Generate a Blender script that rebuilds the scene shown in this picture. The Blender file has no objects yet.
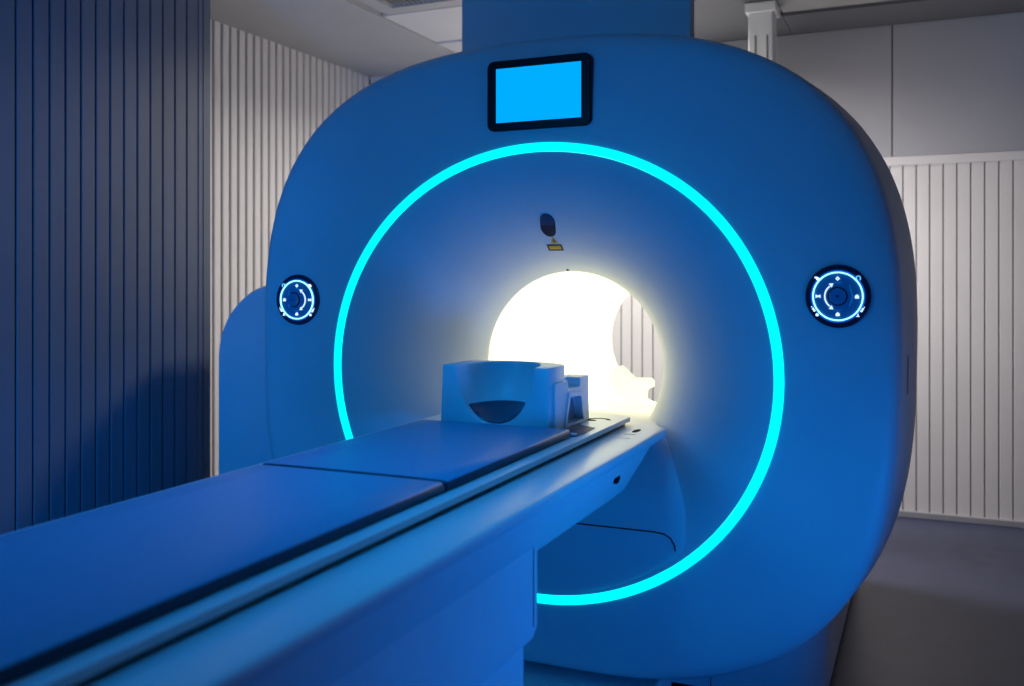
import bpy, bmesh, math
from mathutils import Vector
C = bpy.context.scene
COL = C.collection
PI = math.pi
GX, GZ, GY = -1.104, 1.015, 2.70      # scanner axis x, height, front plane y

# ------------------------------------------------------------------ materials
def mat(name, col, rough=0.5, spec=0.5, emit=None, es=0.0, metal=0.0, coat=0.0, noise=0.0, nscale=40.0, bump=0.0):
    m = bpy.data.materials.new(name); m.use_nodes = True
    nt = m.node_tree; b = nt.nodes['Principled BSDF']
    b.inputs['Base Color'].default_value = (*col, 1)
    b.inputs['Roughness'].default_value = rough
    b.inputs['Specular IOR Level'].default_value = spec
    b.inputs['Metallic'].default_value = metal
    b.inputs['Coat Weight'].default_value = coat
    b.inputs['Coat Roughness'].default_value = 0.15
    if emit:
        b.inputs['Emission Color'].default_value = (*emit, 1)
        b.inputs['Emission Strength'].default_value = es
    if noise or bump:
        tc = nt.nodes.new('ShaderNodeTexCoord')
        n = nt.nodes.new('ShaderNodeTexNoise'); n.inputs['Scale'].default_value = nscale
        n.inputs['Detail'].default_value = 5
        nt.links.new(tc.outputs['Object'], n.inputs['Vector'])
        if noise:
            r = nt.nodes.new('ShaderNodeValToRGB')
            r.color_ramp.elements[0].color = (*[c * (1 - noise) for c in col], 1)
            r.color_ramp.elements[1].color = (*[min(1, c * (1 + noise)) for c in col], 1)
            r.color_ramp.elements[0].position = .3; r.color_ramp.elements[1].position = .7
            nt.links.new(n.outputs['Fac'], r.inputs['Fac'])
            nt.links.new(r.outputs['Color'], b.inputs['Base Color'])
        if bump:
            bp = nt.nodes.new('ShaderNodeBump'); bp.inputs['Strength'].default_value = bump
            bp.inputs['Distance'].default_value = .002
            nt.links.new(n.outputs['Fac'], bp.inputs['Height'])
            nt.links.new(bp.outputs['Normal'], b.inputs['Normal'])
    return m

M = dict(
    shell=mat('white_painted_plastic', (.72, .74, .76), .42, .4, noise=.02, nscale=6),
    rail=mat('satin_white_rail', (.78, .80, .82), .30, 1.0, noise=.02, nscale=5),
    liner=mat('glowing_bore_liner', (.78, .78, .74), .5, .3, emit=(1, .955, .58), es=.84),  # emission stands in for the unmodelled lights inside the bore
    bed=mat('bore_bed_plastic', (.80, .80, .78), .35, .4),
    ring=mat('cyan_led_ring', (.1, .8, .85), .4, .3, emit=(.0, .88, 1.0), es=1.5),
    screen=mat('blue_screen', (.0, .2, .5), .3, .5, emit=(0, .402, 1.0), es=1.0),
    bezel=mat('black_bezel', (.002, .002, .004), .35, .2),
    navy=mat('navy_panel_glass', (.006, .012, .05), .25, .5),
    navyl=mat('navy_button_face', (.05, .28, .50), .35, .5),
    glow=mat('white_blue_glow_ring', (.6, .9, 1), .4, .3, emit=(.35, .85, 1.0), es=2.0),
    glowblue=mat('blue_halo', (.0, .1, .4), .4, .3, emit=(.0, .12, .6), es=.7),
    icon=mat('lit_icon', (.8, .9, 1), .4, .3, emit=(.75, .92, 1.0), es=1.1),
    iconc=mat('cyan_icon', (.2, .7, .9), .4, .3, emit=(.12, .60, .9), es=1.0),
    icond=mat('dim_icon', (.0, .3, .5), .4, .3, emit=(.0, .22, .5), es=.7),
    dark=mat('dark_gap', (.004, .005, .008), .8, .1),
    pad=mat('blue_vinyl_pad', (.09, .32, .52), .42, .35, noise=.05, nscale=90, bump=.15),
    padside=mat('pad_edge_shade_vinyl', (.02, .05, .09), .5, .4),  # dark pad edge with its shadow put into the colour
    head=mat('coil_plastic', (.70, .73, .76), .38, .5, noise=.02, nscale=8),
    coilpad=mat('dark_head_cushion', (.05, .07, .12), .22, .6),
    yellow=mat('warning_yellow', (.85, .48, .02), .5, .4),
    orange=mat('warning_orange', (.95, .45, .03), .5, .4),
    black=mat('sticker_black', (.01, .01, .01), .5, .4),
    laser=mat('laser_window_glass', (.004, .012, .04), .3, .3),
    laser2=mat('laser_window_upper_glass', (.015, .06, .14), .3, .3),
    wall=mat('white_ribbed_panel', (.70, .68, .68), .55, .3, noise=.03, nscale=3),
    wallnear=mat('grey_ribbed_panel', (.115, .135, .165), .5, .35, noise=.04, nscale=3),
    groove=mat('panel_groove', (.20, .20, .20), .8, .1),
    flat=mat('grey_wall_panel', (.40, .40, .43), .5, .3, noise=.03, nscale=2),
    ceil=mat('ceiling_paint', (.42, .42, .42), .7, .2, noise=.04, nscale=3),
    ceill=mat('ceiling_tile', (.62, .62, .62), .7, .2, noise=.03, nscale=3),
    soffit=mat('dark_soffit', (.16, .165, .18), .6, .2),
    trim=mat('white_trim', (.86, .86, .87), .45, .35),
    skirt=mat('grey_skirting', (.34, .34, .37), .35, .5),
    floor=mat('vinyl_floor', (.042, .050, .105), .36, .45, noise=.14, nscale=9),
    side=mat('grey_side_band', (.20, .22, .27), .4, .4),
)

# ------------------------------------------------------------------ helpers
WL = {}
def wl(o):
    v = Vector((0, 0, 0))
    while o is not None:
        v += o.location; o = o.parent
    return v
def empty(name, loc, label, cat, group=None):
    o = bpy.data.objects.new(name, None); COL.objects.link(o); o.location = loc
    o['label'] = label; o['category'] = cat
    if group: o['group'] = group
    return o
def obj(name, bm, m, parent=None, pivot=None, smooth=None, bevel=0, label=None):
    """mesh built in world coordinates, stored about its pivot"""
    p = Vector(pivot) if pivot is not None else (wl(parent) if parent else Vector((0, 0, 0)))
    bmesh.ops.translate(bm, verts=bm.verts, vec=-p)
    bmesh.ops.recalc_face_normals(bm, faces=bm.faces)
    me = bpy.data.meshes.new(name); bm.to_mesh(me); bm.free()
    ms = m if isinstance(m, (list, tuple)) else [m]
    for x in ms: me.materials.append(x)
    o = bpy.data.objects.new(name, me); COL.objects.link(o)
    if parent: o.parent = parent; o.location = p - wl(parent)
    else: o.location = p
    if bevel:
        b = o.modifiers.new('bevel', 'BEVEL'); b.width = bevel; b.segments = 3
        b.limit_method = 'ANGLE'; b.angle_limit = math.radians(40)
    if smooth is not None:
        me.polygons.foreach_set('use_smooth', [True] * len(me.polygons))
        ed = [e.calc_face_angle(0) if False else 0 for e in []]
        bm2 = bmesh.new(); bm2.from_mesh(me)
        for e in bm2.edges:
            if len(e.link_faces) == 2 and e.calc_face_angle() > math.radians(smooth): e.smooth = False
        bm2.to_mesh(me); bm2.free()
    if label: o['label'] = label
    return o
def tag(o, label, cat, group=None):
    o['label'] = label; o['category'] = cat
    if group: o['group'] = group
    return o
def struct(name, bm, m, **k):
    o = obj(name, bm, m, **k); o['kind'] = 'structure'; return o
def box(bm, x0, x1, y0, y1, z0, z1, mi=0):
    v = [bm.verts.new(p) for p in ((x0, y0, z0), (x1, y0, z0), (x1, y1, z0), (x0, y1, z0), (x0, y0, z1), (x1, y0, z1), (x1, y1, z1), (x0, y1, z1))]
    for f in ((0, 3, 2, 1), (4, 5, 6, 7), (0, 1, 5, 4), (1, 2, 6, 5), (2, 3, 7, 6), (3, 0, 4, 7)):
        bm.faces.new([v[i] for i in f]).material_index = mi
    return v
def B(*a, **k):
    bm = bmesh.new(); box(bm, *a, **k); return bm
def loft(bm, rings, closed=True, cap0=False, cap1=False, mi=0):
    R = [[bm.verts.new(p) for p in r] for r in rings]
    n = len(R[0])
    for a, b in zip(R, R[1:]):
        for i in range(n if closed else n - 1):
            j = (i + 1) % n
            bm.faces.new((a[i], a[j], b[j], b[i])).material_index = mi
    if cap0: bm.faces.new(R[0]).material_index = mi
    if cap1: bm.faces.new(R[-1]).material_index = mi
    return R
def prism(bm, pts, axis, a, b, mi=0):
    """pts 2-D polygon; axis 'y': pts are (x,z); 'z': (x,y); 'x': (y,z)"""
    def P(p, t):
        return {'y': (p[0], t, p[1]), 'z': (p[0], p[1], t), 'x': (t, p[0], p[1])}[axis]
    return loft(bm, [[P(p, a) for p in pts], [P(p, b) for p in pts]], True, True, True, mi)
def rrect(x0, x1, z0, z1, r, n=6):
    out = []
    for cx, cz, a0 in ((x1 - r, z1 - r, 0), (x0 + r, z1 - r, 90), (x0 + r, z0 + r, 180), (x1 - r, z0 + r, 270)):
        for i in range(n + 1):
            a = math.radians(a0 + 90 * i / n); out.append((cx + r * math.cos(a), cz + r * math.sin(a)))
    return out
def tube(bm, pts, r, n=8, mi=0):
    rings = []
    for i, p in enumerate(pts):
        p = Vector(p); t = (Vector(pts[min(i + 1, len(pts) - 1)]) - Vector(pts[max(i - 1, 0)])).normalized()
        u = t.cross(Vector((0, 0, 1)) if abs(t.z) < .9 else Vector((0, 1, 0))).normalized(); w = t.cross(u)
        rings.append([p + r * (math.cos(2 * PI * k / n) * u + math.sin(2 * PI * k / n) * w) for k in range(n)])
    loft(bm, rings, True, True, True, mi)

# ------------------------------------------------------------------ room
ZC = 2.712
def ribbed(name, p0, p1, z0, z1, pitch, gw, gd, m, depth=.10, flip=1, offs=0.0):
    """vertical-groove cladding from p0 to p1 (x,y); room side is to the left of p0->p1 times flip"""
    p0 = Vector(p0); p1 = Vector(p1); L = (p1 - p0).length; d = (p1 - p0) / L
    nrm = Vector((-d.y, d.x)) * flip
    prof = [(0, 0, 0)]; s = offs if offs > 0 else pitch
    ch = gw * .35
    while s < L - gw:
        prof += [(s - gw / 2 - ch, 0, 0), (s - gw / 2, -ch, 1), (s - gw / 2, -gd, 1), (s + gw / 2, -gd, 1), (s + gw / 2, -ch, 0), (s + gw / 2 + ch, 0, 0)]
        s += pitch
    prof.append((L, 0, 0))
    bm = bmesh.new(); lo = []; hi = []
    for a, b, k in prof:
        q = p0 + d * a + nrm * b
        lo.append(bm.verts.new((q.x, q.y, z0))); hi.append(bm.verts.new((q.x, q.y, z1)))
    for i in range(len(prof) - 1):
        f = bm.faces.new((lo[i], lo[i + 1], hi[i + 1], hi[i])); f.material_index = 1 if (prof[i][2] and prof[i + 1][2]) else 0
    q0 = p0 - nrm * depth; q1 = p1 - nrm * depth
    bl = [bm.verts.new((q0.x, q0.y, z0)), bm.verts.new((q1.x, q1.y, z0))]; bh = [bm.verts.new((q0.x, q0.y, z1)), bm.verts.new((q1.x, q1.y, z1))]
    bm.faces.new((bl[0], bl[1], bh[1], bh[0]))
    bm.faces.new((lo[0], bl[0], bh[0], hi[0])); bm.faces.new((lo[-1], hi[-1], bh[1], bl[1]))
    bm.faces.new(hi + [bh[1], bh[0]]); bm.faces.new(lo[::-1] + [bl[0], bl[1]])
    return struct(name, bm, [m, M['groove']])

WLX, WLY = -2.96, 3.365      # near left wall and its end
struct('floor', B(-3.75, 2.6, -2.3, 5.85, -.1, 0), M['floor'])
bm = bmesh.new()
box(bm, -3.75, 2.6, -2.3, 5.85, ZC + .035, ZC + .15)
box(bm, -3.75, -2.70, -2.3, 5.66, ZC, ZC + .035)
struct('ceiling', bm, M['ceil'])
# lighter ceiling tiles round the vent
struct('trim_1', B(-2.69, -1.25, 4.40, 5.0, ZC + .005, ZC + .034), M['ceill'], bevel=.003)
struct('trim_2', B(-2.695, -1.25, 5.03, 5.66, ZC + .001, ZC + .034), M['ceill'])
struct('trim_10', B(-1.245, -0.72, 4.40, 5.66, ZC + .001, ZC + .034), M['soffit'])
struct('trim_3', B(-0.715, 2.5, 5.22, 5.64, ZC - .004, ZC + .03), M['soffit'])
struct('trim_9', B(-0.71, 2.5, 3.2, 5.19, ZC + .005, ZC + .034), M['ceil'], bevel=.004)
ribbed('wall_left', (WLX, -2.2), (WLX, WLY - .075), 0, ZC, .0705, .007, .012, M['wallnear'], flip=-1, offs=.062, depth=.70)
bm = bmesh.new()   # corner post closing the near wall: three stepped fins
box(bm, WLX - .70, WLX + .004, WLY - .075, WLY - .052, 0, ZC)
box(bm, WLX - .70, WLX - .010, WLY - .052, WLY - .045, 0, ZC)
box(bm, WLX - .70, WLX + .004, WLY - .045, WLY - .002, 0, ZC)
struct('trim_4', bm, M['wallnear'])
ribbed('wall_left_rear', (-3.56, WLY), (-3.56, 5.64), 0, ZC, .0680, .014, .016, M['wall'], flip=-1, offs=.03)
# rear wall: ribbed dado and smooth panels above
ribbed('wall_rear', (-3.66, 5.65), (2.5, 5.65), 0.0, 1.93, .0672, .006, .012, M['wall'], flip=-1, offs=.0352)
struct('trim_5', B(-3.56, 2.5, 5.637, 5.75, 1.93, 1.979), M['wall'], bevel=.003)
for i, (a, b) in enumerate(((-3.56, -1.402), (-1.396, -.189), (-.183, 1.02), (1.026, 2.5))):
    struct('wall_rear_upper' if not i else 'wall_rear_upper.%03d' % i, B(a, b, 5.652, 5.75, 1.979, ZC - .001), M['flat'] if i else M['wall'], bevel=.003)
struct('wall_rear_core', B(-3.56, 2.5, 5.67, 5.76, 1.9, ZC), M['dark'])
struct('baseboard_rear', B(-3.56, 2.5, 5.625, 5.66, 0, .035), M['skirt'], bevel=.004)
struct('wall_right', B(2.5, 2.6, -2.3, 5.75, 0, ZC), M['flat'])
struct('wall_front', B(-3.75, 2.6, -2.3, -2.2, 0, ZC), M['flat'])
# ceiling hung white bracket column behind the scanner
col = empty('support_column', (-.772, 4.99, 0), 'white slotted support column rising behind the scanner top, right of the duct housing', 'column')
bm = B(-.845, -.722, 4.92, 5.06, 0, ZC - .045)
obj('shaft', bm, M['trim'], col, bevel=.008)
obj('collar', B(-.860, -.705, 4.905, 5.075, ZC - .052, ZC - .002), M['trim'], col, bevel=.006)
for dx in (-.808, -.749):
    obj('slot', B(dx - .004, dx + .004, 4.916, 4.922, ZC - .6, ZC - .17), M['groove'], col)

# ceiling vent
vent = empty('ceiling_vent', (-2.38, 3.95, ZC), 'grey slatted air vent set in the ceiling beside the duct housing', 'vent')
vx0, vx1, vy0, vy1 = -2.56, -2.185, 3.55, 4.275
bm = bmesh.new()
box(bm, vx0 - .09, vx0, vy0 - .05, vy1 + .10, ZC + .002, ZC + .03); box(bm, vx1, vx1 + .09, vy0 - .05, vy1 + .10, ZC + .002, ZC + .03)
box(bm, vx0, vx1, vy1, vy1 + .10, ZC + .002, ZC + .03); box(bm, vx0, vx1, vy0 - .05, vy0, ZC + .002, ZC + .03)
obj('frame', bm, M['ceil'], vent)
obj('backing', B(vx0, vx1, vy0, vy1, ZC + .027, ZC + .034), M['dark'], vent)
n = 13
for i in range(n):
    x = vx0 + .012 + (vx1 - vx0 - .03) * i / (n - 1)
    bm = bmesh.new(); prism(bm, [(x - .004, ZC + .027), (x + .013, ZC + .006), (x + .016, ZC + .006), (x + .001, ZC + .027)], 'y', vy0 + .006, vy1 - .012)
    obj('slat', bm, M['ceill'], vent)

# ------------------------------------------------------------------ scanner
N = 192
AX, BT, BB, CZ = 1.0885, 1.0488, .9788, 1.0401     # outline half width, height above / below CZ
def outline(th, off=0.0):
    c, s = math.cos(th), math.sin(th)
    if off < .042: off = .042 - (.042 - off) * abs(c) ** 1.5      # the flank flares out at the sides only
    b = BT if s >= 0 else BB; n = 2.8696 if s >= 0 else 2.7982
    a = AX - off; b -= off
    ps = (th - PI / 2 + PI) % (2 * PI) - PI
    g = 1 + sum(k * math.cos((i + 2) * abs(ps)) for i, k in enumerate((.0005, -.0013, -.0017, .0034, .0003, .0008))) + sum(k * math.sin((i + 1) * ps) for i, k in enumerate((0, -.0015, -.0018, .0006)))
    r = (abs(c / a) ** n + abs(s / b) ** n) ** (-1 / n) * g
    return GX - .0125 + r * c, CZ + r * s
EA, EB = .7350, .7025     # ring outer ellipse
def rk(th):               # the ring is a touch fuller towards its upper right
    d = math.degrees((th + PI) % (2 * PI) - PI) - 48
    return 1.004 + .016 * math.exp(-(d / 27) ** 2)
def ell(th, a, b):
    if a > .6: a *= rk(th); b *= rk(th)
    return GX + a * math.cos(th), GZ + b * math.sin(th)
TH = [2 * PI * i / N for i in range(N)]
HA, HB, R1, YM = .707, .6745, .315, 3.016
def horn_s(x, z):
    r = math.hypot(x, z); k = math.hypot(x / HA, z / HB); rr = r / max(k, 1e-9) * rk(math.atan2(z, x))
    return (r - R1) / (rr - R1)
def hornY(x, z):          # x,z relative to the scanner axis
    s = min(1, max(0, horn_s(x, z)))
    return GY + .266 * (1 - s) ** 1.8 + .05 * math.exp(-s / .09)

sc = empty('mri_scanner', (GX, 3.5, 0), 'large white MRI scanner with glowing cyan ring and lit round bore, bathed in blue light', 'scanner')
# front cover: flat face, rounded rim, flaring side
bm = bmesh.new()
rings = [[(*[p for p in ()],)] for _ in ()]
prof = []
inner = [(x, GY + .012, z) for x, z in (ell(t, EA - .004, EB - .004) for t in TH)]
face0 = [(x, GY, z) for x, z in (ell(t, EA, EB) for t in TH)]
rr = [inner, face0]
for q in (.25, .5, .75):
    ring = []
    for t in TH:
        a = ell(t, EA, EB); b = outline(t, .10)
        ring.append((a[0] + (b[0] - a[0]) * q, GY + .012 * q * q, a[1] + (b[1] - a[1]) * q))
    rr.append(ring)
for off, y in ((.10, 2.712), (.078, 2.716), (.062, 2.722), (.050, 2.731), (.042, 2.744), (.037, 2.762), (.032, 2.80), (.020, 2.88), (.009, 2.96), (.002, 3.04), (0, 3.10), (.002, 3.16), (.012, 3.20), (.03, 3.225), (.07, 3.24), (.12, 3.245), (.20, 3.246)):
    rr.append([(x, y, z) for x, z in (outline(t, off) for t in TH)])
loft(bm, rr)
obj('front_cover', bm, M['shell'], sc, smooth=35)
# narrower body behind
bm = bmesh.new()
rr = []
for off, y in ((.16, 3.24), (.15, 3.30), (.15, 4.30), (.17, 4.38), (.22, 4.44), (.30, 4.47)):
    rr.append([(x, y, max(z, .12)) for x, z in (outline(t, off) for t in TH)])
rr.append([(x, 4.475, z) for x, z in (ell(t, .335, .335) for t in TH)])
rr.append([(x, 4.47, z) for x, z in (ell(t, .325, .325) for t in TH)])
loft(bm, rr)
obj('rear_housing', bm, M['shell'], sc, smooth=35)
# funnel
bm = bmesh.new(); rr = []
NS = 22
for k in range(NS + 1):
    s = (k / NS) ** 1.6; y = GY + .266 * (1 - s) ** 1.8 + .05 * math.exp(-s / .09); ring = []
    for t in TH:
        ex, ez = ell(t, HA, HB); q = math.hypot(ex - GX, ez - GZ); th_ = math.atan2(ez - GZ, ex - GX); r = R1 + (q - R1) * s
        ring.append((GX + r * math.cos(th_), y, GZ + r * math.sin(th_)))
    rr.append(ring)
lip = [[(x, YM + .006, z) for x, z in (ell(t, R1 - .0015, R1 - .0015) for t in TH)], [(x, YM + .012, z) for x, z in (ell(t, R1 - .0005, R1 - .0005) for t in TH)], [(x, YM + .012, z) for x, z in (ell(t, R1 + .004, R1 + .004) for t in TH)]][::-1]
rr = lip + rr + [[(x, GY + .012, z) for x, z in (ell(t, HA + .001, HB + .001) for t in TH)]]
loft(bm, rr)
obj('bore_funnel', bm, M['shell'], sc, smooth=50)
# light ring
bm = bmesh.new()
loft(bm, [[(x, y, z) for x, z in (ell(t, a, b) for t in TH)] for a, b, y in ((EA - .0005, EB - .0005, GY + .012), (EA - .0005, EB - .0005, GY - .002), (EA - .003, EB - .003, GY - .004), (HA + .004, HB + .004, GY - .004), (HA + .0015, HB + .0015, GY - .002), (HA + .0015, HB + .0015, GY + .012))])
obj('light_ring', bm, M['ring'], sc, smooth=40, label='glowing cyan ring')
# bore liner
bm = bmesh.new(); RB = .318
loft(bm, [[(x, y, z) for x, z in (ell(t, r, r) for t in TH)] for r, y in ((.335, 3.033), (RB, 3.031), (RB, 3.2), (RB, 3.6), (RB, 4.0), (RB, 4.40), (RB, 4.455), (.326, 4.472), (.334, 4.474))])
obj('bore_liner', bm, M['liner'], sc, smooth=40, label='bore liner glowing in place of the bore lights')
bm = bmesh.new(); loft(bm, [[(x, y, z) for x, z in (ell(t, .33, .33) for t in TH)] for y in (3.024, 3.030)])
obj('bore_seam', bm, M['dark'], sc)
STOP = [(-.252, .875), (-.213, .900), (-.15, .845), (-.072, .847), (-.060, .835), (-.060, .806), (-.088, .80), (-.10, .716), (-.20, .770), (-.25, .824)]
# bed rails inside the bore, bridging plate, rear stop
zb = .783
hw = math.sqrt(RB ** 2 - (GZ - zb) ** 2) - .002
bm = bmesh.new(); prism(bm, [(GX - hw, zb), (GX + hw, zb), (GX + hw * .80, zb - .045), (GX - hw * .80, zb - .045)], 'y', 3.02, 3.90)
obj('bore_bed', bm, M['bed'], sc, bevel=.003)
bm = bmesh.new()
prism(bm, [(GX - .355, 2.870), (GX + .355, 2.80), (GX + .345, 2.86), (GX + .285, 3.0), (GX + .27, 3.12), (GX - .27, 3.12), (GX - .285, 3.0), (GX - .345, 2.86)][1:] , 'z', .835, .849)
obj('bridge_plate', bm, M['bed'], sc, bevel=.002)
bm = bmesh.new()
prism(bm, [(GX + x, z) for x, z in STOP], 'y', 4.20, 4.30)
obj('rear_stop', bm, M['bed'], sc, bevel=.004)

# docking panel: the flat lower insert of the funnel where the table docks
def dock_hw(z):   # half width at relative height z
    t = (z + .18) / (-.4625 + .18); t = max(0, min(1, t))
    return .353 + .115 * (1 - (1 - t) ** 1.8)
def dock_y(z):
    K = ((-.66, 2.700), (-.4625, 2.6985), (-.356, 2.723), (-.2556, 2.784), (-.18, 2.865), (-.1, 2.94))
    for (a, ya), (b, yb) in zip(K, K[1:]):
        if z <= b: return ya + (yb - ya) * max(0, z - a) / (b - a)
    return 2.96
bm = bmesh.new()
zz = [-.655 + .465 * i / 24 for i in range(25)]
cols = [-1, -.985, -.96, -.9, -.7, -.4, 0, .4, .7, .9, .96, .985, 1]
grid = []; 
for z in zz:
    w = dock_hw(z)
    w = min(w, HA * math.sqrt(max(0.0, 1 - (z / (HB)) ** 2)) - .003)
    row = []
    for cc in cols:
        x = w * cc; f = max(0, (abs(cc) - .9) / .1)
        row.append(bm.verts.new((GX + x, dock_y(z) + .006 * f * f, GZ + z)))
    grid.append(row)
for a, b in zip(grid, grid[1:]):
    for i in range(len(cols) - 1): bm.faces.new((a[i], a[i + 1], b[i + 1], b[i]))
# side walls and top running back into the funnel
for side in (0, -1):
    back = [bm.verts.new((r[side].co.x, max(r[side].co.y + .01, hornY(r[side].co.x - GX, r[side].co.z - GZ) + .02), r[side].co.z)) for r in grid]
    for i in range(len(grid) - 1): bm.faces.new((grid[i][side], grid[i + 1][side], back[i + 1], back[i]))
tb = [bm.verts.new((v.co.x, 3.0, v.co.z)) for v in grid[-1]]
for i in range(len(cols) - 1): bm.faces.new((grid[-1][i], grid[-1][i + 1], tb[i + 1], tb[i]))
dk = obj('docking_panel', bm, M['shell'], sc, smooth=40)
bm = bmesh.new(); pts = []
path = [(-.43, -.60), (-.43, -.48), (-.425, -.462), (-.41, -.452), (-.39, -.449), (.37, -.449), (.40, -.452), (.42, -.462), (.432, -.482), (.434, -.50)]
for i in range(len(path) - 1):
    for q in range(6):
        t = q / 6; x = path[i][0] * (1 - t) + path[i + 1][0] * t; z = path[i][1] * (1 - t) + path[i + 1][1] * t
        pts.append((GX + x, dock_y(z) - .0003, GZ + z))
tube(bm, pts, .0022, 6)
obj('hatch_seam', bm, M['dark'], dk)

# display
dp = obj('display', (lambda bm: (prism(bm, rrect(GX - .161, GX + .181, 1.763, 1.981, .022), 'y', GY - .012, GY + .03), bm)[1])(bmesh.new()), M['bezel'], sc, bevel=.003, label='black bezelled display')
obj('screen', B(GX - .1295, GX + .1500, GY - .0135, GY - .011, 1.788, 1.9555), M['screen'], dp, label='flat bright blue screen')

# control panels
def ringmesh(bm, cx, cz, r0, r1, y0, y1, a0=0, a1=360, n=64, sx=1.0):
    full = abs(a1 - a0) >= 360; k = n if full else n + 1
    A = [math.radians(a0 + (a1 - a0) * i / n) for i in range(k)]
    P = [[(cx + r * sx * math.cos(a), y, cz + r * math.sin(a)) for a in A] for r, y in ((r0, y1), (r0, y0), (r1, y0), (r1, y1))]
    R = loft(bm, P, full)
def disc(bm, cx, cz, r, y0, y1, n=48, sx=1.0):
    prism(bm, [(cx + r * sx * math.cos(2 * PI * i / n), cz + r * math.sin(2 * PI * i / n)) for i in range(n)], 'y', y0, y1)
def panel(cx, cz, R, mir, sx):
    y = GY + .005; m = mir
    bm = bmesh.new(); disc(bm, cx, cz, R, y - .010, y + .02, 64, sx)
    p = obj('control_panel', bm, M['navy'], sc, pivot=(cx, y, cz), bevel=.003, label='round navy control panel with glowing ring')
    bm = bmesh.new(); disc(bm, cx, cz, R * .735, y - .0115, y - .009, 64, sx); obj('inner_plate', bm, M['navyl'], p)
    bm = bmesh.new(); ringmesh(bm, cx, cz, R * .69, R * .83, y - .0112, y - .009, sx=sx); obj('halo', bm, M['glowblue'], p)
    bm = bmesh.new(); ringmesh(bm, cx, cz, R * .735, R * .775, y - .0145, y - .010, sx=sx); obj('glow_ring', bm, M['glow'], p)
    dx = 0 if m > 0 else -.16 * R
    bm = bmesh.new(); disc(bm, cx + dx, cz, R * .30, y - .013, y - .010, 48, sx); obj('dial_recess', bm, M['navy'], p)
    bm = bmesh.new(); disc(bm, cx + dx, cz, R * .255, y - .022, y - .011, 48, sx)
    dial = obj('dial', bm, M['navyl'], p, bevel=.002)
    bm = bmesh.new()
    for dz in (-.02, .02): box(bm, cx + dx - .05 * R, cx + dx + .05 * R, y - .0226, y - .0215, cz + (dz - .012) * R, cz + (dz + .012) * R)
    obj('dial_mark', bm, M['navy'], dial)
    yi0, yi1 = y - .0135, y - .011
    def ic(f, mm='icon'):
        b = bmesh.new(); f(b); obj('icon', b, M[mm], p)
    P = lambda ax, az: (cx + ax * R * sx * 1, cz + az * R)
    # bright arc with arrow heads, on the inner side
    def arc(b):
        base = 180 if m > 0 else 0
        ringmesh(b, cx, cz, R * .375, R * .415, yi0, yi1, base - 52, base + 52, 24, sx)
        for s in (-1, 1):
            a = math.radians(base + 56 * s); ax, az = .41 * math.cos(a), .41 * math.sin(a)
            t = (math.cos(a + s * PI / 2), math.sin(a + s * PI / 2)); nn = (math.cos(a), math.sin(a))
            prism(b, [P(ax + t[0] * .12, az + t[1] * .12), P(ax + nn[0] * .07, az + nn[1] * .07), P(ax - nn[0] * .07, az - nn[1] * .07)], 'y', yi0, yi1)
    ic(arc)
    ic(lambda b: ringmesh(b, cx, cz, R * .43, R * .445, yi0, yi1, (-35 if m > 0 else 145), (35 if m > 0 else 215), 20, sx), 'icond')
    ic(lambda b: ringmesh(b, cx, cz, R * .43, R * .445, yi0, yi1, 75, 105, 12, sx), 'icond')
    ic(lambda b: ringmesh(b, cx, cz, R * .43, R * .445, yi0, yi1, 255, 285, 12, sx), 'icond')
    for az in (.33, -.27): ic(lambda b: disc(b, *P(.36 * m, az), R * .018, yi0, yi1, 12), 'icond')
    # top: four-way diamond
    def diamond(b):
        x, z = P(0, .56); s = .07 * R
        o_ = [(x, z + s), (x + s, z), (x, z - s), (x - s, z)]; i_ = [(x + (u - x) * .35, z + (w - z) * .35) for u, w in o_]
        loft(b, [[(u, yi0, w) for u, w in i_], [(u, yi0, w) for u, w in o_], [(u, yi1, w) for u, w in o_]])
    ic(diamond)
    # bottom house
    def house(b, x, z, s):
        prism(b, [(x - s, z - s), (x + s, z - s), (x + s, z + .2 * s), (x, z + s * 1.1), (x - s, z + .2 * s)], 'y', yi0, yi1)
    ic(lambda b: house(b, *P(0, -.56), .06 * R))
    ic(lambda b: house(b, *P(.58 * m, 0), .06 * R))
    # bow tie
    def bow(b):
        x, z = P(-.60 * m, 0); s = .055 * R
        prism(b, [(x - s * 1.3, z + s), (x, z + .25 * s), (x + s * 1.3, z + s), (x + s * 1.3, z - s), (x, z - .25 * s), (x - s * 1.3, z - s)], 'y', yi0, yi1)
    ic(bow)
    # corner marks
    def head(b):
        x, z = P(.62 * m, .58); ringmesh(b, x, z, .045 * R, .075 * R, yi0, yi1, 0, 180, 12)
        for s in (-1, 1): box(b, x + s * .06 * R - .018 * R, x + s * .06 * R + .018 * R, yi0, yi1, z - .07 * R, z)
    ic(head, 'iconc')
    def lamp(b):
        x, z = P(-.62 * m, .57); disc(b, x + .01 * R, z - .02 * R, .05 * R, yi0, yi1, 12); box(b, x - .09 * R, x, yi0, yi1, z, z + .05 * R)
    ic(lamp)
    def tri(b):
        x, z = P(.61 * m, -.60); s = .06 * R
        prism(b, [(x - s, z - s * .6), (x + s, z - s * .6), (x + s * .3, z), (x + s * .2, z + s), (x - s * .2, z + s), (x - s * .3, z)], 'y', yi0, yi1)
    ic(tri)
    ic(lambda b: disc(b, *P(-.63 * m, -.59), .05 * R, yi0, yi1, 12))
    for sgn in (-1, 1):
        for (ax, az, r) in ((.715, -.455, .036), (.755, -.395, .034), (.80, -.335, .018)):
            ic(lambda b: disc(b, *P(ax * sgn, az), r * R, yi0, yi1, 10))
panel(GX - .886, 1.232, .0865, -1, 1.03)
panel(GX + .879, 1.256, .0855, 1, .985)

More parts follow.
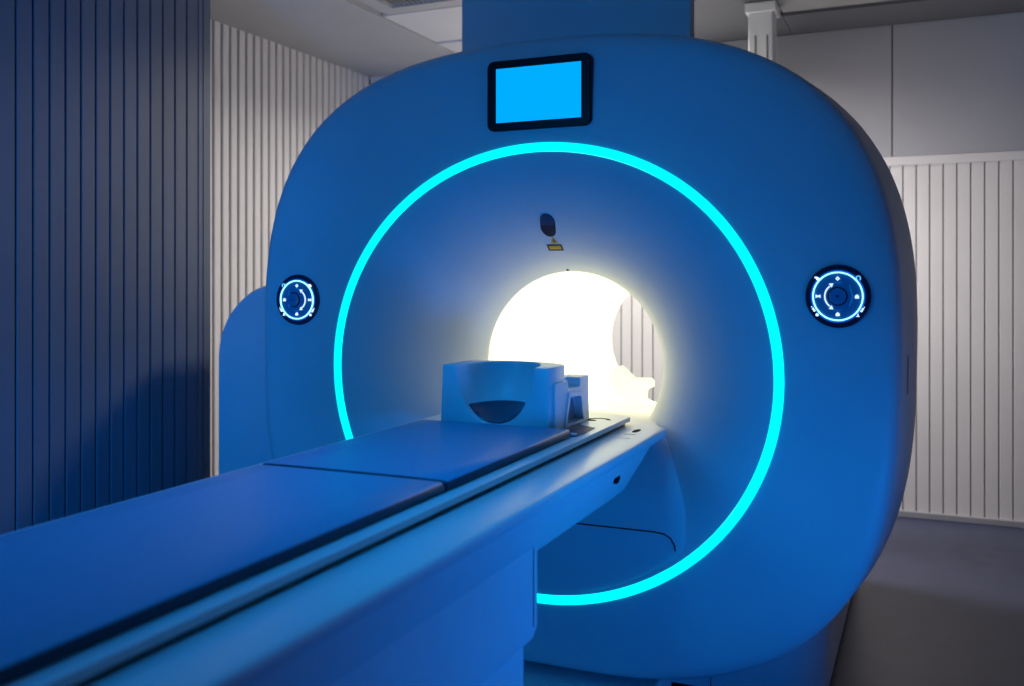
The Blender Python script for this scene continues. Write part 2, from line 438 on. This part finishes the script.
# laser window and warning stickers lying on the funnel
def conform(bm, pts, th, lift=0.0, mi=0):
    """2-D outline (x,z relative to the axis) laid on the funnel"""
    mx = sum(p[0] for p in pts) / len(pts); mz = sum(p[1] for p in pts) / len(pts)
    sub = []
    for i in range(len(pts)):        # refine the edge so that it follows the curved surface
        a, b = pts[i], pts[(i + 1) % len(pts)]
        n = max(1, int(math.hypot(a[0] - b[0], a[1] - b[1]) / .006))
        sub += [(a[0] + (b[0] - a[0]) * k / n, a[1] + (b[1] - a[1]) * k / n) for k in range(n)]
    rings = []
    rings.append([(GX + x, hornY(x, z) - lift + .003, GZ + z) for x, z in sub])
    for q in (1, .75, .5, .25):
        ring = []
        for x, z in sub:
            x = mx + (x - mx) * q; z = mz + (z - mz) * q; ring.append((GX + x, hornY(x, z) - lift - th, GZ + z))
        rings.append(ring)
    loft(bm, rings, True, False, True, mi)
def capsule(c0, c1, r, n=12):
    d = math.atan2(c1[1] - c0[1], c1[0] - c0[0]); out = []
    for i in range(n + 1): a = d - PI / 2 + PI * i / n; out.append((c1[0] + r * math.cos(a), c1[1] + r * math.sin(a)))
    for i in range(n + 1): a = d + PI / 2 + PI * i / n; out.append((c0[0] + r * math.cos(a), c0[1] + r * math.sin(a)))
    return out
LX = -.0035
bm = bmesh.new(); conform(bm, capsule((LX - .003, .4475), (LX + .003, .4695), .0240), .003)
lw = obj('laser_window', bm, M['laser'], sc, label='dark capsule shaped laser window')
cp = [p for p in capsule((LX - .003, .4475), (LX + .003, .4695), .0222) if p[1] > .4585] + [(LX - .0218, .4585), (LX + .0220, .4585)]
cx_ = sum(p[0] for p in cp) / len(cp); cz_ = sum(p[1] for p in cp) / len(cp)
cp.sort(key=lambda p: math.atan2(p[1] - cz_, p[0] - cx_))
bm = bmesh.new(); conform(bm, cp, .0045); obj('upper_lens', bm, M['laser2'], lw)
ws = bmesh.new(); conform(ws, [(-.0145, .4035), (.0115, .4035), (-.0015, .4235)], .0015)
w1 = obj('warning_triangle', ws, M['yellow'], sc, label='small yellow warning triangle sticker')
bm = bmesh.new(); conform(bm, [(-.0035, .4065), (.0005, .4065), (-.0005, .4165), (-.0025, .4165)], .0022); obj('warning_mark', bm, M['black'], w1)
bm = bmesh.new(); conform(bm, [(-.0320, .3805), (.0190, .3805), (.0190, .4000), (-.0320, .4000)], .0015)
w2 = obj('warning_label', bm, M['black'], sc, label='orange warning label with black border')
bm = bmesh.new(); conform(bm, [(-.0265, .3850), (.0135, .3850), (.0135, .3955), (-.0265, .3955)], .0024); obj('label_field', bm, M['orange'], w2)
bm = bmesh.new()
for i, (a, b) in enumerate(((-.022, .009), (-.018, .005))): conform(bm, [(a, .3925 - i * .004), (b, .3925 - i * .004), (b, .3935 - i * .004), (a, .3935 - i * .004)], .003)
obj('label_text_lines', bm, M['yellow'], w2)
bm = bmesh.new(); disc(bm, GX - .0093, GZ + R1 + .004, .0035, 3.0, 3.014, 12); obj('sensor_dot', bm, M['black'], sc)

# side slot on the right flank of the front cover
def flank_x(z, off):
    lo, hi = -.6, .6
    for _ in range(40):
        m = (lo + hi) / 2
        if outline(m, off)[1] < z: lo = m
        else: hi = m
    return outline(lo, off)[0]
bm = bmesh.new(); zs = [.98 + .11 * i / 8 for i in range(9)]
loft(bm, [[(flank_x(z, .0225) + .0006, 2.862, z), (flank_x(z, .0205) + .0012, 2.876, z), (flank_x(z, .0215) - .004, 2.869, z)] for z in zs], True, True, True)
obj('side_slot', bm, M['side'], sc)

# plinth
def plinth_out(o, y0):
    x0, x1, y1 = GX - .82 + o, GX + .82 - o, 4.36 - o
    y0 += o; r = .16; out = [(x0, y1), (x0, y0 + r)]
    for i in range(9): a = PI + PI / 2 * i / 8; out.append((x0 + r + r * math.cos(a), y0 + r + r * math.sin(a)))
    for i in range(9): a = 1.5 * PI + PI / 2 * i / 8; out.append((x1 - r + r * math.cos(a), y0 + r + r * math.sin(a)))
    out += [(x1, y1)]
    return out
bm = bmesh.new()
loft(bm, [[(x, y, z) for x, y in plinth_out(o, 2.95)] for o, z in ((.03, .022), (.002, .03), (0, .05), (0, .40), (.02, .55))], True, True, True)
pl = obj('plinth', bm, M['shell'], sc, smooth=40)
bm = bmesh.new(); loft(bm, [[(x, y, z) for x, y in plinth_out(.035, 2.95)] for z in (0, .023)], True, True, True); obj('toe_kick_shadow', bm, M['dark'], pl)  # near-black base paints the shadow under the plinth
bm = bmesh.new(); box(bm, -.6220, -.6195, 2.9488, 2.955, .03, .40); obj('plinth_seam', bm, M['dark'], pl)
bm = bmesh.new(); prism(bm, rrect(GX - .42, GX + .36, 2.52, 2.99, .05), 'z', .0, .085); obj('docking_base', bm, M['shell'], pl, bevel=.01)
# left side lobe
bm = bmesh.new()
def lobe(o):
    x0, x1, z1 = -2.868 + o, -2.0, 1.288 - o; r = .33 - o * .5; out = [(x1, 0.0), (x1, z1)]
    for i in range(17): a = PI / 2 + PI / 2 * i / 16; out.append((x0 + r + r * math.cos(a), z1 - r + r * math.sin(a)))
    out.append((x0, 0.0)); return out
loft(bm, [[(x, y, z) for x, z in lobe(o)] for o, y in ((.025, 3.300), (.008, 3.307), (0, 3.325), (0, 4.15), (.01, 4.17), (.03, 4.18))], True, True, True)
obj('side_housing', bm, M['shell'], sc, smooth=40)
# duct housing rising to the ceiling
bm = bmesh.new()
plan = [(-1.520, 3.02), (-1.508, 3.0), (-1.490, 2.995), (-.715, 2.995), (-.697, 3.0), (-.688, 3.02), (-.80, 3.50), (-1.40, 3.50)]
prism(bm, plan, 'z', 1.98, ZC + .034)
obj('duct_housing', bm, M['shell'], sc, smooth=40, label='tall duct housing reaching the ceiling')

# ------------------------------------------------------------------ table
tb = empty('patient_table', (GX, 1.4, 0), 'long white motorised patient table on a pedestal, running into the scanner bore', 'table')
Y0 = .25
def mirror_prism(bm, pts, a, b, mi=0): prism(bm, pts, 'y', a, b, mi)
ZR = .857
for s in (1, -1):
    bm = bmesh.new()
    sec = [(.240, ZR - .002), (.244, ZR), (.374, ZR), (.3835, ZR - .003), (.386, ZR - .009), (.3855, ZR - .024), (.382, ZR - .028), (.240, ZR - .028)]
    rings = []
    for fy in (0, 1):
        rings.append([(GX + s * x, Y0 if fy == 0 else 2.895 - .105 * (x - .24) / .146 - (.015 if x > .385 else 0), z) for x, z in sec])
    loft(bm, rings, True, True, True)
    rl = obj('side_rail', bm, M['rail'], tb, smooth=50)
    if s > 0:
        bm = bmesh.new()
        prism(bm, [(GX + .318 + .011 * math.cos(2 * PI * i / 20) * .9, 2.700 + .032 * math.sin(2 * PI * i / 20)) for i in range(20)], 'z', ZR - .003, ZR + .0006)
        obj('oval_hole', bm, M['dark'], rl)
        bm = bmesh.new()
        prism(bm, rrect(GX + .300, GX + .335, 2.628, 2.636, .0035), 'z', ZR, ZR + .0006); obj('rail_mark', bm, M['side'], rl)
        bm = bmesh.new()
        prism(bm, rrect(GX + .292, GX + .338, 2.560, 2.575, .006), 'z', ZR, ZR + .0008); obj('rail_mark', bm, M['icon'] if False else M['bed'], rl)
# dock edge line between rail and bridging plate
# under body
bm = bmesh.new()
def ub(w, zt, zb_, wb): return [(GX - w, zt), (GX + w, zt), (GX + wb, zb_), (GX - wb, zb_)]
sec = [(.372, .832), (.368, .800), (.350, .735), (.330, .716), (.30, .712)]
full = [(x, z) for x, z in sec] + [(-x, z) for x, z in sec[::-1]]
def yend(z): t = (.832 - z) / .12; return 2.72 - .26 * max(0, min(1, t)) ** .8
rings = [[(GX + x, Y0 + .02, z) for x, z in full], [(GX + x, 1.6, z) for x, z in full], [(GX + x, yend(z) - .03, z) for x, z in full], [(GX + x * .93, yend(z) - .002, z) for x, z in full]]
loft(bm, rings, True, True, True)
ubo = obj('under_body', bm, M['shell'], tb, smooth=35)
bm = bmesh.new(); pts = []
for i in range(20):
    a = 2 * PI * i / 20; pts.append((2.36 + .026 * math.cos(a), .785 + .012 * math.sin(a)))
prism(bm, pts, 'x', GX + .345, GX + .3655); obj('side_slot', bm, M['dark'], ubo)
# middle deck under the tray
obj('deck', B(GX - .240, GX + .240, Y0, 2.70, .812, .848), M['rail'], tb)
# tray
bm = bmesh.new()
ZT = .880; outl = [(-.269, Y0), (.269, Y0), (.269, 2.815)]
for i in range(1, 13):
    t = i / 12; x = .269 * (1 - 2 * t)
    outl.append((x, 2.815 + .085 * (1 - (abs(x) / .269) ** 2.4)))
prism(bm, [(GX + x * .985, y) for x, y in outl], 'z', .8655, ZT)
tr = obj('tray', bm, M['rail'], tb, bevel=.002)
bm = bmesh.new(); box(bm, GX - .252, GX + .252, Y0, 2.80, .8575, .866); obj('tray_gap_shade', bm, M['dark'], tr)  # dark slab added as the shade in the groove under the tray edge
# handle ring hole at tray tip
def arcpts(cx, cy, r0, r1, a0, a1, ky=1.0, n=20):
    o_ = [(cx + r1 * math.cos(math.radians(a0 + (a1 - a0) * i / n)), cy + ky * r1 * math.sin(math.radians(a0 + (a1 - a0) * i / n))) for i in range(n + 1)]
    i_ = [(cx + r0 * math.cos(math.radians(a0 + (a1 - a0) * i / n)), cy + ky * r0 * math.sin(math.radians(a0 + (a1 - a0) * i / n))) for i in range(n + 1)]
    return o_ + i_[::-1]
bm = bmesh.new(); prism(bm, arcpts(GX + .195, 2.715, .026, .037, 10, 200, 1.0), 'z', ZT - .001, ZT + .0007); obj('grip_slot', bm, M['dark'], tr)
bm = bmesh.new(); prism(bm, [(GX + .180 + .014 * math.cos(2 * PI * i / 16), 2.70 + .012 * math.sin(2 * PI * i / 16)) for i in range(16)], 'z', ZT - .001, ZT + .0006); obj('finger_hole', bm, M['dark'], tr)
# raised mount under the pad end
bm = bmesh.new(); prism(bm, [(GX + .175, 2.395), (GX + .236, 2.395), (GX + .244, 2.44), (GX + .238, 2.56), (GX + .176, 2.60)], 'z', ZT, ZT + .0012)
obj('coil_socket', bm, M['padside'], tr)
bm = bmesh.new(); prism(bm, rrect(GX + .214, GX + .234, 2.400, 2.425, .005), 'z', ZT, ZT + .006); obj('pad_catch', bm, M['bed'], tr, bevel=.001)

# pedestal
bm = bmesh.new()
def ped(o, w=.352, y1=1.885):
    r = .05; x0, x1, ya, yb = GX - w + o, GX + w - o, .45 + o, y1 - o; out = []
    for cx, cy, a0 in ((x1 - r, yb - r, 0), (x0 + r, yb - r, 90), (x0 + r, ya + r, 180), (x1 - r, ya + r, 270)):
        for i in range(7): a = math.radians(a0 + 15 * i); out.append((cx + r * math.cos(a), cy + r * math.sin(a)))
    return out
loft(bm, [[(x, y, z) for x, y in ped(o)] for o, z in ((.03, .545), (.006, .552), (0, .575), (0, .70), (-.001, .78), (-.003, .832))], True, True, True)
pd = obj('pedestal_cover', bm, M['shell'], tb, smooth=40)
bm = bmesh.new(); loft(bm, [[(x, y, z) for x, y in ped(.022)] for z in (.0, .56)], True, True, True); obj('pedestal', bm, M['shell'], tb, smooth=40)
bm = bmesh.new(); box(bm, GX + .350, GX + .3531, 1.822, 1.8245, .58, .83); obj('cover_seam', bm, M['dark'], pd)

# pads
obj('joint_shade_strip', B(GX - .228, GX + .228, 1.655, 1.681, ZT - .001, ZT + .0004), M['dark'], tr)  # dark strip laid on the tray to shade the gap between pads
def pad(ya, yb, label, endr):
    w = .230; bm = bmesh.new(); z0, z1 = ZT + .0005, ZT + .0215; c = .008
    secs = []
    sec = [(-w + .004, z0), (-w, z0 + .004), (-w, z1 - c), (-w + .003, z1 - .003), (-w + c, z1), (-w * .6, z1 + .001), (0, z1 + .001), (w * .6, z1 + .001), (w - c, z1), (w - .003, z1 - .003), (w, z1 - c), (w, z0 + .004), (w - .004, z0)]
    ys = [(ya, .30, .985), (ya + .002, .8, .995), (ya + .006, 1, 1), (ya + .3, 1, 1), (yb - .3, 1, 1), (yb - .006, 1, 1), (yb - .002, .8, .995), (yb, .30, .985)]
    rings = [[(GX + x * k, y, z0 + (z - z0) * h) for x, z in sec] for y, h, k in ys]
    loft(bm, rings, True, True, True)
    # sides and end faces take the dark vinyl with shade in its colour
    bm.normal_update()
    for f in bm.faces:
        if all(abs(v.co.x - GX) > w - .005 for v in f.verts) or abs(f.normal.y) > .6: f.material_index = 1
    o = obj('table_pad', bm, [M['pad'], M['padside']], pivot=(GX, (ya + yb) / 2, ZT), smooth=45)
    tag(o, label, 'pad', 'vinyl pads laid on the patient table')
pad(1.672, 2.385, 'short flat vinyl pad on the table between the head coil and the seam', 0)
pad(Y0 + .01, 1.6645, 'long flat vinyl pad covering the near end of the patient table', 0)

# ------------------------------------------------------------------ head coil
HXC, HY0 = -1.104, 2.392
hc = empty('head_coil', (HXC, 2.65, ZT), 'white open head coil cradle with a curved bowl, standing on the table before the bore', 'head coil')
hx0, hx1, HZ = -1.265, -.942, 1.060
def superell(bm, c, a, b, d, n=2.5, nu=48, nv=24, e2=2.2):
    def sp(v, e): return math.copysign(abs(v) ** e, v)
    rows = []
    for j in range(1, nv):
        ph = -PI / 2 + PI * j / nv
        cz = sp(math.cos(ph), 2 / n); sz = sp(math.sin(ph), 2 / n)
        rows.append([(c[0] + a * cz * sp(math.cos(2 * PI * i / nu), 2 / e2), c[1] + b * cz * sp(math.sin(2 * PI * i / nu), 2 / e2), c[2] + d * sz) for i in range(nu)])
    loft(bm, rows, True, True, True)
bm = bmesh.new()
# tall shell with rounded back plan
plan = [(hx0, HY0), (hx1, HY0), (hx1, 2.51)]
for i in range(1, 12):
    t = i / 12; a = PI * t; plan.append((HXC + (hx1 - hx0) / 2 * math.cos(a), 2.51 + .080 * math.sin(a)))
plan.append((hx0, 2.51))
prism(bm, plan, 'z', ZT + .001, HZ)
for v in bm.verts:    # slight flare of the foot
    if v.co.z < ZT + .01: v.co.x += -.007 if v.co.x < HXC else .002
shell = obj('cradle_shell', bm, M['head'], hc, bevel=.005)
bm = bmesh.new(); superell(bm, (HXC, HY0 - .045, HZ + .015), .1200, .230, .180, 2.12, e2=2.3)
cut = obj('cutter', bm, M['head'], hc)
md = shell.modifiers.new('bowl', 'BOOLEAN'); md.operation = 'DIFFERENCE'; md.object = cut; md.solver = 'EXACT'
shell.modifiers.move(1, 0)
# right side box
bm = bmesh.new()
HB1 = 1.016
prism(bm, [(2.42, ZT + .001), (2.705, ZT + .001), (2.701, HB1), (2.42, HB1)], 'x', -1.00, -.934)
sb = obj('latch_box', bm, M['head'], hc, bevel=.004)
LW = [(2.505, ZT + .012), (2.645, ZT + .012), (2.622, .962), (2.535, .968)]
bmc = bmesh.new(); prism(bmc, [(2.525, .990), (2.620, .990), (2.620, 1.06), (2.525, 1.06)], 'x', -.975, -.90)
prism(bmc, LW, 'x', -.956, -.90)
cut2 = obj('cutter', bmc, M['head'], hc)
md = sb.modifiers.new('notch', 'BOOLEAN'); md.operation = 'DIFFERENCE'; md.object = cut2; md.solver = 'EXACT'
sb.modifiers.move(1, 0)
# bake modifiers
bpy.context.view_layer.update()
dg = bpy.context.evaluated_depsgraph_get()
for o in (shell, sb):
    me = bpy.data.meshes.new_from_object(o.evaluated_get(dg)); o.modifiers.clear(); o.data = me
for o in (cut, cut2): bpy.data.objects.remove(o)
for p_ in shell.data.polygons: p_.use_smooth = True
bm = bmesh.new(); bm.from_mesh(shell.data)
for e in bm.edges:
    if len(e.link_faces) == 2 and e.calc_face_angle() > math.radians(28): e.smooth = False
bm.to_mesh(shell.data); bm.free()
# latch window frame and inset
bm = bmesh.new(); fr = LW; fo = [(2.490, ZT + .004), (2.662, ZT + .004), (2.634, .976), (2.524, .981)]
loft(bm, [[(-.937, y, z) for y, z in fr], [(-.9305, y, z) for y, z in fr], [(-.9305, y, z) for y, z in fo], [(-.937, y, z) for y, z in fo]])
obj('latch_frame', bm, M['head'], hc)
bm = bmesh.new(); prism(bm, [(2.515, ZT + .016), (2.635, ZT + .016), (2.614, .955), (2.540, .960)], 'x', -.9565, -.952); obj('latch', bm, M['side'], hc, bevel=.001)
# dark cushion in the bottom of the bowl
bm = bmesh.new(); superell(bm, (HXC, HY0 - .045, HZ + .015), .1193, .2293, .1792, 2.12, e2=2.3)
geom = bm.verts[:] + bm.edges[:] + bm.faces[:]
r = bmesh.ops.bisect_plane(bm, geom=geom, plane_co=(0, 0, .950), plane_no=(0, 0, 1), clear_outer=True)
geom = bm.verts[:] + bm.edges[:] + bm.faces[:]
r = bmesh.ops.bisect_plane(bm, geom=geom, plane_co=(0, HY0 + .012, 0), plane_no=(0, 1, 0), clear_inner=True)
hcu = obj('head_cushion', bm, M['coilpad'], hc, smooth=40)
md = hcu.modifiers.new('thickness', 'SOLIDIFY'); md.thickness = .002; md.offset = -1

# ------------------------------------------------------------------ lights
def area(name, loc, tgt, size, power, col, spread=180, sy=None):
    l = bpy.data.lights.new(name, 'AREA'); l.size = size; l.energy = power; l.color = col; l.spread = math.radians(spread)
    if sy: l.shape = 'RECTANGLE'; l.size_y = sy
    o = bpy.data.objects.new(name, l); COL.objects.link(o); o.location = loc
    o.rotation_euler = (Vector(tgt) - Vector(loc)).to_track_quat('-Z', 'Y').to_euler(); return o
BLUE = (.0, .30, 1.0)
area('blue_wash_lamp', (-2.0, -1.3, 1.9), (-1.0, 2.7, 1.1), .9, 10.5, BLUE, 110)
area('blue_table_fill', (-1.0, 1.6, ZC - .02), (-1.1, 1.6, .9), .5, 5.2, (0, .32, 1), 85)  # unseen overhead fill, added to make the pads bluer
area('blue_wall_fill', (-2.0, -.1, .45), (-2.96, .95, .85), .4, 26, (0, .24, 1), 92)  # unseen low fill, added to lift the shaded lower left wall
area('blue_low_lamp', (.75, 1.9, .40), (-.75, 2.15, .72), .35, 4.2, (.0, .22, 1.0), 90)
area('blue_floor_lamp', (.4, .5, .5), (-1.0, 2.7, .35), .4, 1.8, (.0, .20, 1.0), 110)
area('ceiling_lamp_rear', (-1.7, 4.95, ZC - .01), (-1.7, 4.95, 0), .5, 54, (1, .94, .88), 160)
area('rear_wall_fill', (-.75, 4.62, 1.65), (.25, 5.65, 1.0), .3, 8.5, (1, .95, .97), 165)  # unseen light added behind the scanner to brighten the rear wall's right side
w = bpy.data.worlds.new('world'); C.world = w; w.use_nodes = True
w.node_tree.nodes['Background'].inputs[0].default_value = (.02, .03, .05, 1)
w.node_tree.nodes['Background'].inputs[1].default_value = .3

# ------------------------------------------------------------------ camera
cam = bpy.data.cameras.new('camera'); co = bpy.data.objects.new('camera', cam); COL.objects.link(co)
co.location = (0, 0, 1.3); co.rotation_euler = (PI / 2, 0, math.radians(23.7))
cam.sensor_width = 36; cam.lens = 950 / 1024 * 36; cam.shift_y = -(343 - 280) / 1024; cam.clip_start = .05
cam.dof.use_dof = True; cam.dof.focus_distance = 2.9; cam.dof.aperture_fstop = 2.5
C.camera = co
C.view_settings.view_transform = 'Standard'; C.view_settings.look = 'None'
C.view_settings.exposure = 0; C.view_settings.gamma = 1; C.view_settings.use_curve_mapping = False
